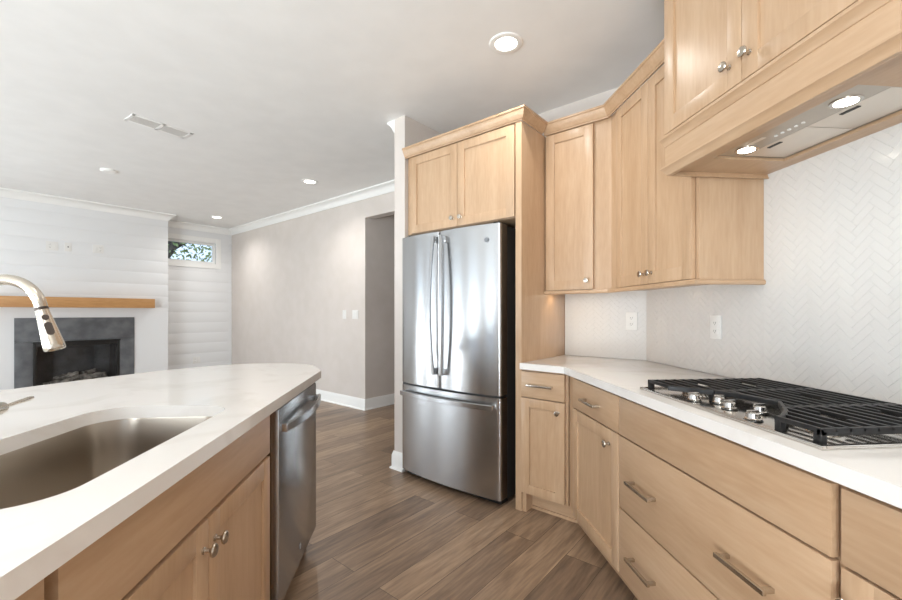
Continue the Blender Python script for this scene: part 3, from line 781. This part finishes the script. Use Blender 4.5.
# ---------------------------------------------------------------- ceiling fixtures
def downlight(label, x, y, power=14):
    t = thing('recessed_light', label, 'ceiling light', (x, y, CEIL), 0, 'recessed ceiling lights')
    obj('trim_ring', MB().lathe([(0, .094), (.006, .090), (.008, .080), (.007, .062), (.002, .060)], (0, 0, 0), (0, 0, -1), 40), M['white'], t)
    obj('lens', MB().lathe([(0, .061), (.0035, .060), (.0045, .03), (.005, 0)], (0, 0, -.001), (0, 0, -1), 32), M['lamp_day'], t)
    l = bpy.data.lights.new('bulb', 'SPOT'); l.energy = power; l.color = (1, .97, .93); l.spot_size = 2.6; l.spot_blend = .9; l.shadow_soft_size = .06
    lo = bpy.data.objects.new('bulb', l); COL.objects.link(lo); lo.parent = t; lo.location = (0, 0, -.03)
downlight('largest lit round recessed ceiling light, above the floor before the refrigerator', .529, 2.303, 24)
downlight('unseen recessed fill light added overhead between the cooktop and the sink', -.20, .60, 12)  # out of view, added to light counters and drawer fronts
downlight('unseen recessed fill light added nearest the rear wall with the patio door', -.20, -1.20, 140)  # added behind the camera as fill for floor and cabinets
downlight('lit round recessed ceiling light in front of the greige wall, near the hallway opening', -1.175, 4.95, 46)
downlight('small lit round recessed ceiling light farthest away, near the high window', -3.084, 6.94, 40)
t = thing('ceiling_vent', 'white rectangular louvred air vent in the ceiling', 'vent', (-2.045, 3.605, CEIL), math.radians(50))
mb = MB(); hl_, hw = .215, .085
mb.box(-hl_, hl_, -hw, -hw+.022, -.006, 0, .002); mb.box(-hl_, hl_, hw-.022, hw, -.006, 0, .002); mb.box(-hl_, -hl_+.022, -hw, hw, -.006, 0, .002); mb.box(hl_-.022, hl_, -hw, hw, -.006, 0, .002); mb.box(-.012, .012, -hw, hw, -.006, 0, .002)
obj('frame', mb, M['white'], t)
for sx in (-1, 1):
    mb = MB()
    for k in range(7):
        y = -hw + .03 + k*.0185; mb.box(min(sx*.014, sx*(hl_-.024)), max(sx*.014, sx*(hl_-.024)), y, y + .010, -.005, -.001)
    obj('louvre', mb, M['grout'], t)
obj('backing', MB().box(-hl_+.02, hl_-.02, -hw+.02, hw-.02, -.001, 0), M['grout'], t)
o = obj('smoke_detector', MB().lathe([(0, .07), (.012, .07), (.024, .058), (.027, .03), (.027, 0)], (0, 0, 0), (0, 0, -1), 32), M['white'], loc=(-3.22, 4.76, CEIL))
tag(o, 'small flat round white detector on the ceiling beyond the vent', 'detector')

# ---------------------------------------------------------------- island
IXF = -.532                              # face of island cabinets
def isle_thing(name, label, cat, y0, **k): return thing(name, label, cat, (IXF, y0, 0), ROT_ISLE, **k)
t = isle_thing('base_cabinet', 'maple sink base cabinet in the island, false drawer front over two doors', 'cabinet', .645, group=GB)
wd = 1.585 - .645
mb = MB(); mb.box(0, wd, 0, .018, .655, CT, .001) ; mb.box(0, .018, .018, .60, TOE, CT); mb.box(wd-.018, wd, .018, .60, TOE, CT); mb.box(0, wd, .582, .60, TOE, CT); mb.box(.018, wd-.018, .018, .582, TOE, TOE+.018); mb.box(0, wd, 0, .018, TOE, .655)
obj('carcass', mb, M['maple'], t); toe_kick(t, 0, wd)
slab('false_front', t, .012, 1.566-.645, .714, .862)
xm = 1.109 - .645
d = shaker('door', t, .012, xm - .0015, .118, .702); knob(d, xm - .030, .635, -.02)
d = shaker('door', t, xm + .0015, 1.566-.645, .118, .702); knob(d, xm + .030, .635, -.02)
t = isle_thing('base_cabinet', 'maple island cabinet at the left edge, next to the sink cabinet', 'cabinet', .15, group=GB)
wd = .642 - .15
carcass(t, wd, TOE, CT, .60); toe_kick(t, 0, wd)
d = slab('drawer', t, .004, wd - .008, .714, .862); pull(d, wd/2, .79, -.02)
d = shaker('door', t, .004, wd/2 - .0015, .118, .702); knob(d, wd/2 - .03, .635, -.02)
d = shaker('door', t, wd/2 + .0015, wd - .008, .118, .702); knob(d, wd/2 + .03, .635, -.02)

t = isle_thing('dishwasher', 'stainless steel dishwasher with a bowed bar handle at the island end', 'dishwasher', 1.612)
wd = .612
obj('tub', MB().box(.004, wd - .004, .012, .56, .10, .866), M['case'], t)
obj('toe_panel', MB().box(.004, wd - .004, .05, .07, 0, .10), M['black'], t)
dp = MB(); n = 16
prof = []
for k in range(n + 1):
    z = .108 + (.858 - .108)*k/n; s = k/n
    prof.append((-.036 - .006*math.sin(PI*s), z))
dp.ring([[(x, y, z) for y, z in prof] + [(x, .010, .858), (x, .010, .108)] for x in (.0, .003, wd - .003, wd)])
dp = MB().box(0, wd, -.037, .010, .108, .858, .004)
d = obj('door', dp, M['steel'], t)
pts = []
for k in range(25):
    s = k/24; pts.append((.020 + (wd - .04)*s, -.037 - .020 - .032*math.sin(PI*s)**.8, .786))
mb = MB().bar(pts, (0, 0, 1), .013, .034)
for x in (.030, wd - .030): mb.box(x - .014, x + .014, -.064, -.036, .771, .801, .003)
obj('handle', mb, M['steel'], d, ang=40)
badge(d, (.30, -.0368, .18), (0, -1, 0), (0, 0, 1), .013)
obj('control_strip', MB().box(.01, wd - .01, -.032, .010, .858, .866), M['black'], d)
o = obj('end_panel', MB().box(-1.20, -.55, 2.228, 2.246, 0, CT, .001), M['maple']); 
tag(o, 'maple end panel closing the far end of the island past the dishwasher', 'panel')
o = obj('back_panel', MB().box(-1.20, -1.135, .15, 2.226, 0, CT, .001), M['maple']); tag(o, 'maple back panel of the island, under the curved overhang of its top', 'panel')

def spline(pts, n=8, closed=False):
    out = []; m = len(pts)
    for i in range(m - 1):
        p0 = pts[max(i-1, 0)]; p1 = pts[i]; p2 = pts[i+1]; p3 = pts[min(i+2, m-1)]
        for k in range(n):
            s = k/n
            out.append(tuple(.5*((2*p1[c]) + (-p0[c]+p2[c])*s + (2*p0[c]-5*p1[c]+4*p2[c]-p3[c])*s*s + (-p0[c]+3*p1[c]-3*p2[c]+p3[c])*s**3) for c in (0, 1)))
    out.append(tuple(pts[-1])); return out
far = spline([(-.478, 2.262), (-.53, 2.40), (-.60, 2.52), (-.70, 2.595), (-.81, 2.622), (-.93, 2.618), (-1.03, 2.594), (-1.16, 2.515), (-1.30, 2.364), (-1.40, 2.215), (-1.51, 2.03), (-1.62, 1.80), (-1.70, 1.55), (-1.74, 1.25), (-1.75, .9), (-1.74, .5), (-1.70, .12)])
outer = [(-.478, .12)] + far
def rrect(x0, x1, y0, y1, r, n=10):
    out = []
    for cx, cy, a0 in ((x1-r, y1-r, 0), (x0+r, y1-r, PI/2), (x0+r, y0+r, PI), (x1-r, y0+r, 1.5*PI)):
        for k in range(n + 1): q = a0 + PI/2*k/n; out.append((cx + r*math.cos(q), cy + r*math.sin(q)))
    return out
SK = (-.995, -.587, .705, 1.46)
inner = rrect(*SK, .105)
mb = MB().slab_hole(outer, inner, CT, TOPC)
bmesh.ops.dissolve_limit(mb.bm, angle_limit=.01, verts=mb.bm.verts[:], edges=mb.bm.edges[:])
o = obj('countertop', mb, M['quartz']); tag(o, 'white quartz island countertop with a curved far edge and the sink cutout', 'countertop')
# sink: lofted bowl hung under the cutout
t = thing('kitchen_sink', 'stainless steel undermount sink bowl set in the island countertop', 'sink', (-.79, 1.08, CT))
def loop(off, z, r): return [(x + .79, y - 1.08, z) for x, y in rrect(SK[0]-off, SK[1]+off, SK[2]-off, SK[3]+off, r)]
rings = [loop(.03, -.001, .13), loop(.005, -.001, .11), loop(.004, -.006, .11), loop(-.002, -.10, .10), loop(-.008, -.165, .095), loop(-.018, -.188, .085), loop(-.04, -.2, .07), loop(-.12, -.203, .05), loop(-.17, -.204, .03)]
mb = MB().ring(rings, cap=False); mb.bm.faces.new([v_ for v_ in mb.bm.verts[-len(rings[0]):]])
o = obj('bowl', mb, M['sinksteel'], t, ang=50)
sm = o.modifiers.new('thickness', 'SOLIDIFY'); sm.thickness = .0015; sm.offset = 1
d = obj('drain', MB().lathe([(0, .055), (.003, .055), (.005, .045), (.001, .038), (-.004, .036)], (0, .0, -.2035), (0, 0, 9), 28), M['polished'], t)
obj('strainer', MB().cyl((0, 0, -.2032), (0, 0, -.1995), .030, n=20), M['slot'], d)

# faucet: gooseneck from the deck behind the bowl
FX0, FY0 = -1.065, 1.11
t = thing('kitchen_faucet', 'satin nickel pull-down gooseneck faucet with dark buttons on the island', 'faucet', (FX0, FY0, TOPC))
obj('base', MB().lathe([(0, .030), (.006, .030), (.010, .026), (.020, .0235), (.12, .0225), (.125, .021)], (0, 0, 0), (0, 0, 1), 28), M['nickel'], t)
# handle: side pivot toward +y with a slim lever
h_ = obj('handle', MB().lathe([(0, .0165), (.060, .0165), (.066, .015), (.071, .010), (.072, 0)], (0, .018, .060), (0, 1, .060), 20), M['nickel'], t)
obj('lever', MB().tube([(0.004, .070, .060), (.004, .088, .0625), (.004, .12, .066), (.004, .155, .069), (.004, .166, .070)], [.0045, .0048, .0052, .0062, .004], 12), M['nickel'], h_)
cxs, czs, R1 = .0, .0, .095
pts = [(0, 0, .12), (0, 0, .20), (0, 0, .29)]
ccx, ccz = .081, .308; rr = .081
end_ang = math.radians(8)
for k in range(1, 25):
    q = PI - (PI - end_ang)*k/24
    pts.append((ccx + rr*math.cos(q), 0, ccz + rr*math.sin(q)))
obj('spout', MB().tube(pts, .0128, 20), M['nickel'], t)
pe = Vector(pts[-1]); dv = Vector((math.sin(end_ang), 0, -math.cos(end_ang)))
dv = (Vector((.191, 0, .224)) - pe).normalized()
obj('collar', MB().lathe([(0, .0130), (.002, .0137), (.005, .0137), (.007, .0130)], pe - dv*.002, pe + dv, 24), M['brown'], t)
hd = obj('spray_head', MB().lathe([(0, .0130), (.01, .0138), (.05, .0172), (.09, .0208), (.099, .0212), (.102, .0195), (.103, .017), (.098, .015), (.098, 0)], pe + dv*.004, pe + dv, 30), M['nickel'], t)
sdv = Vector((0, -1, 0)); nx = dv.cross(Vector((0, 1, 0))).normalized()
fr_ = (Vector((.72, -.70, 0)) - dv*Vector((.72, -.70, 0)).dot(dv)).normalized()
for dd, ln, rad in ((.022, 0, .0068), (.042, .018, .0074)):
    rb = .0130 + .0080*dd/.09
    c0 = pe + dv*(dd + .004) + fr_*(rb - .001); 
    mb = MB()
    acr = dv.cross(fr_).normalized(); ol = []
    for k in range(24):
        q = 2*PI*k/24; s = rad*math.sin(q) + (ln if math.sin(q) > 0 else 0)
        ol.append((rad*math.cos(q), s))
    mb.ring([[c0 + acr*a_ + dv*b_ + fr_*(-.004 + .12*b_ + h1) for a_, b_ in ol] for h1 in (0, .0055)])
    obj('button', mb, M['brown'], hd)

# ---------------------------------------------------------------- outside the high window
def tree(label, c, h, cr_r, seed):
    random.seed(seed)
    t = thing('tree', label, 'tree', c)
    pts = [(random.uniform(-.06, .06)*k, random.uniform(-.06, .06)*k, h*.8*k/6) for k in range(7)]
    obj('trunk', MB().tube(pts, [.22 - .02*k for k in range(7)], 12), M['bark'], t)
    mb = MB()
    for k in range(14):
        z = h*random.uniform(.3, .75); q = random.uniform(0, 2*PI); ln = random.uniform(.5, 1)*cr_r
        mb.tube([(0, 0, z), (ln*.5*math.cos(q), ln*.5*math.sin(q), z + .3), (ln*math.cos(q), ln*math.sin(q), z + .5)], [.05, .03, .012], 6)
    obj('branches', mb, M['bark'], t)
    mb = MB()
    for k in range(1500):
        q = random.uniform(0, 2*PI); r = cr_r*math.sqrt(random.random()); z = h*random.uniform(.3, 1.0)
        p = Vector((r*math.cos(q), r*math.sin(q), z)); a_ = Vector((random.gauss(0, 1), random.gauss(0, 1), random.gauss(0, 1))).normalized(); b_ = a_.orthogonal().normalized(); s = random.uniform(.04, .08)
        mb.add([p - a_*s, p + b_*s*.45 + a_*.1*s, p + a_*s, p - b_*s*.45], [(0, 1, 2, 3)])
    obj('foliage', mb, M['leaf'], t)
    return t
tree('tall tree with dark bark seen through the left of the high window', AB(12.3, 3.55, -.3), 5.2, 1.1, 3)
tree('leafy green tree seen through the right of the high window', AB(15.0, 5.9, -.3), 5.0, 1.5, 5)
struct('ground_outside', MB().prism([(-40, -30), (30, -30), (30, 40), (-40, 40)], -.5, -.3), M['grass'])
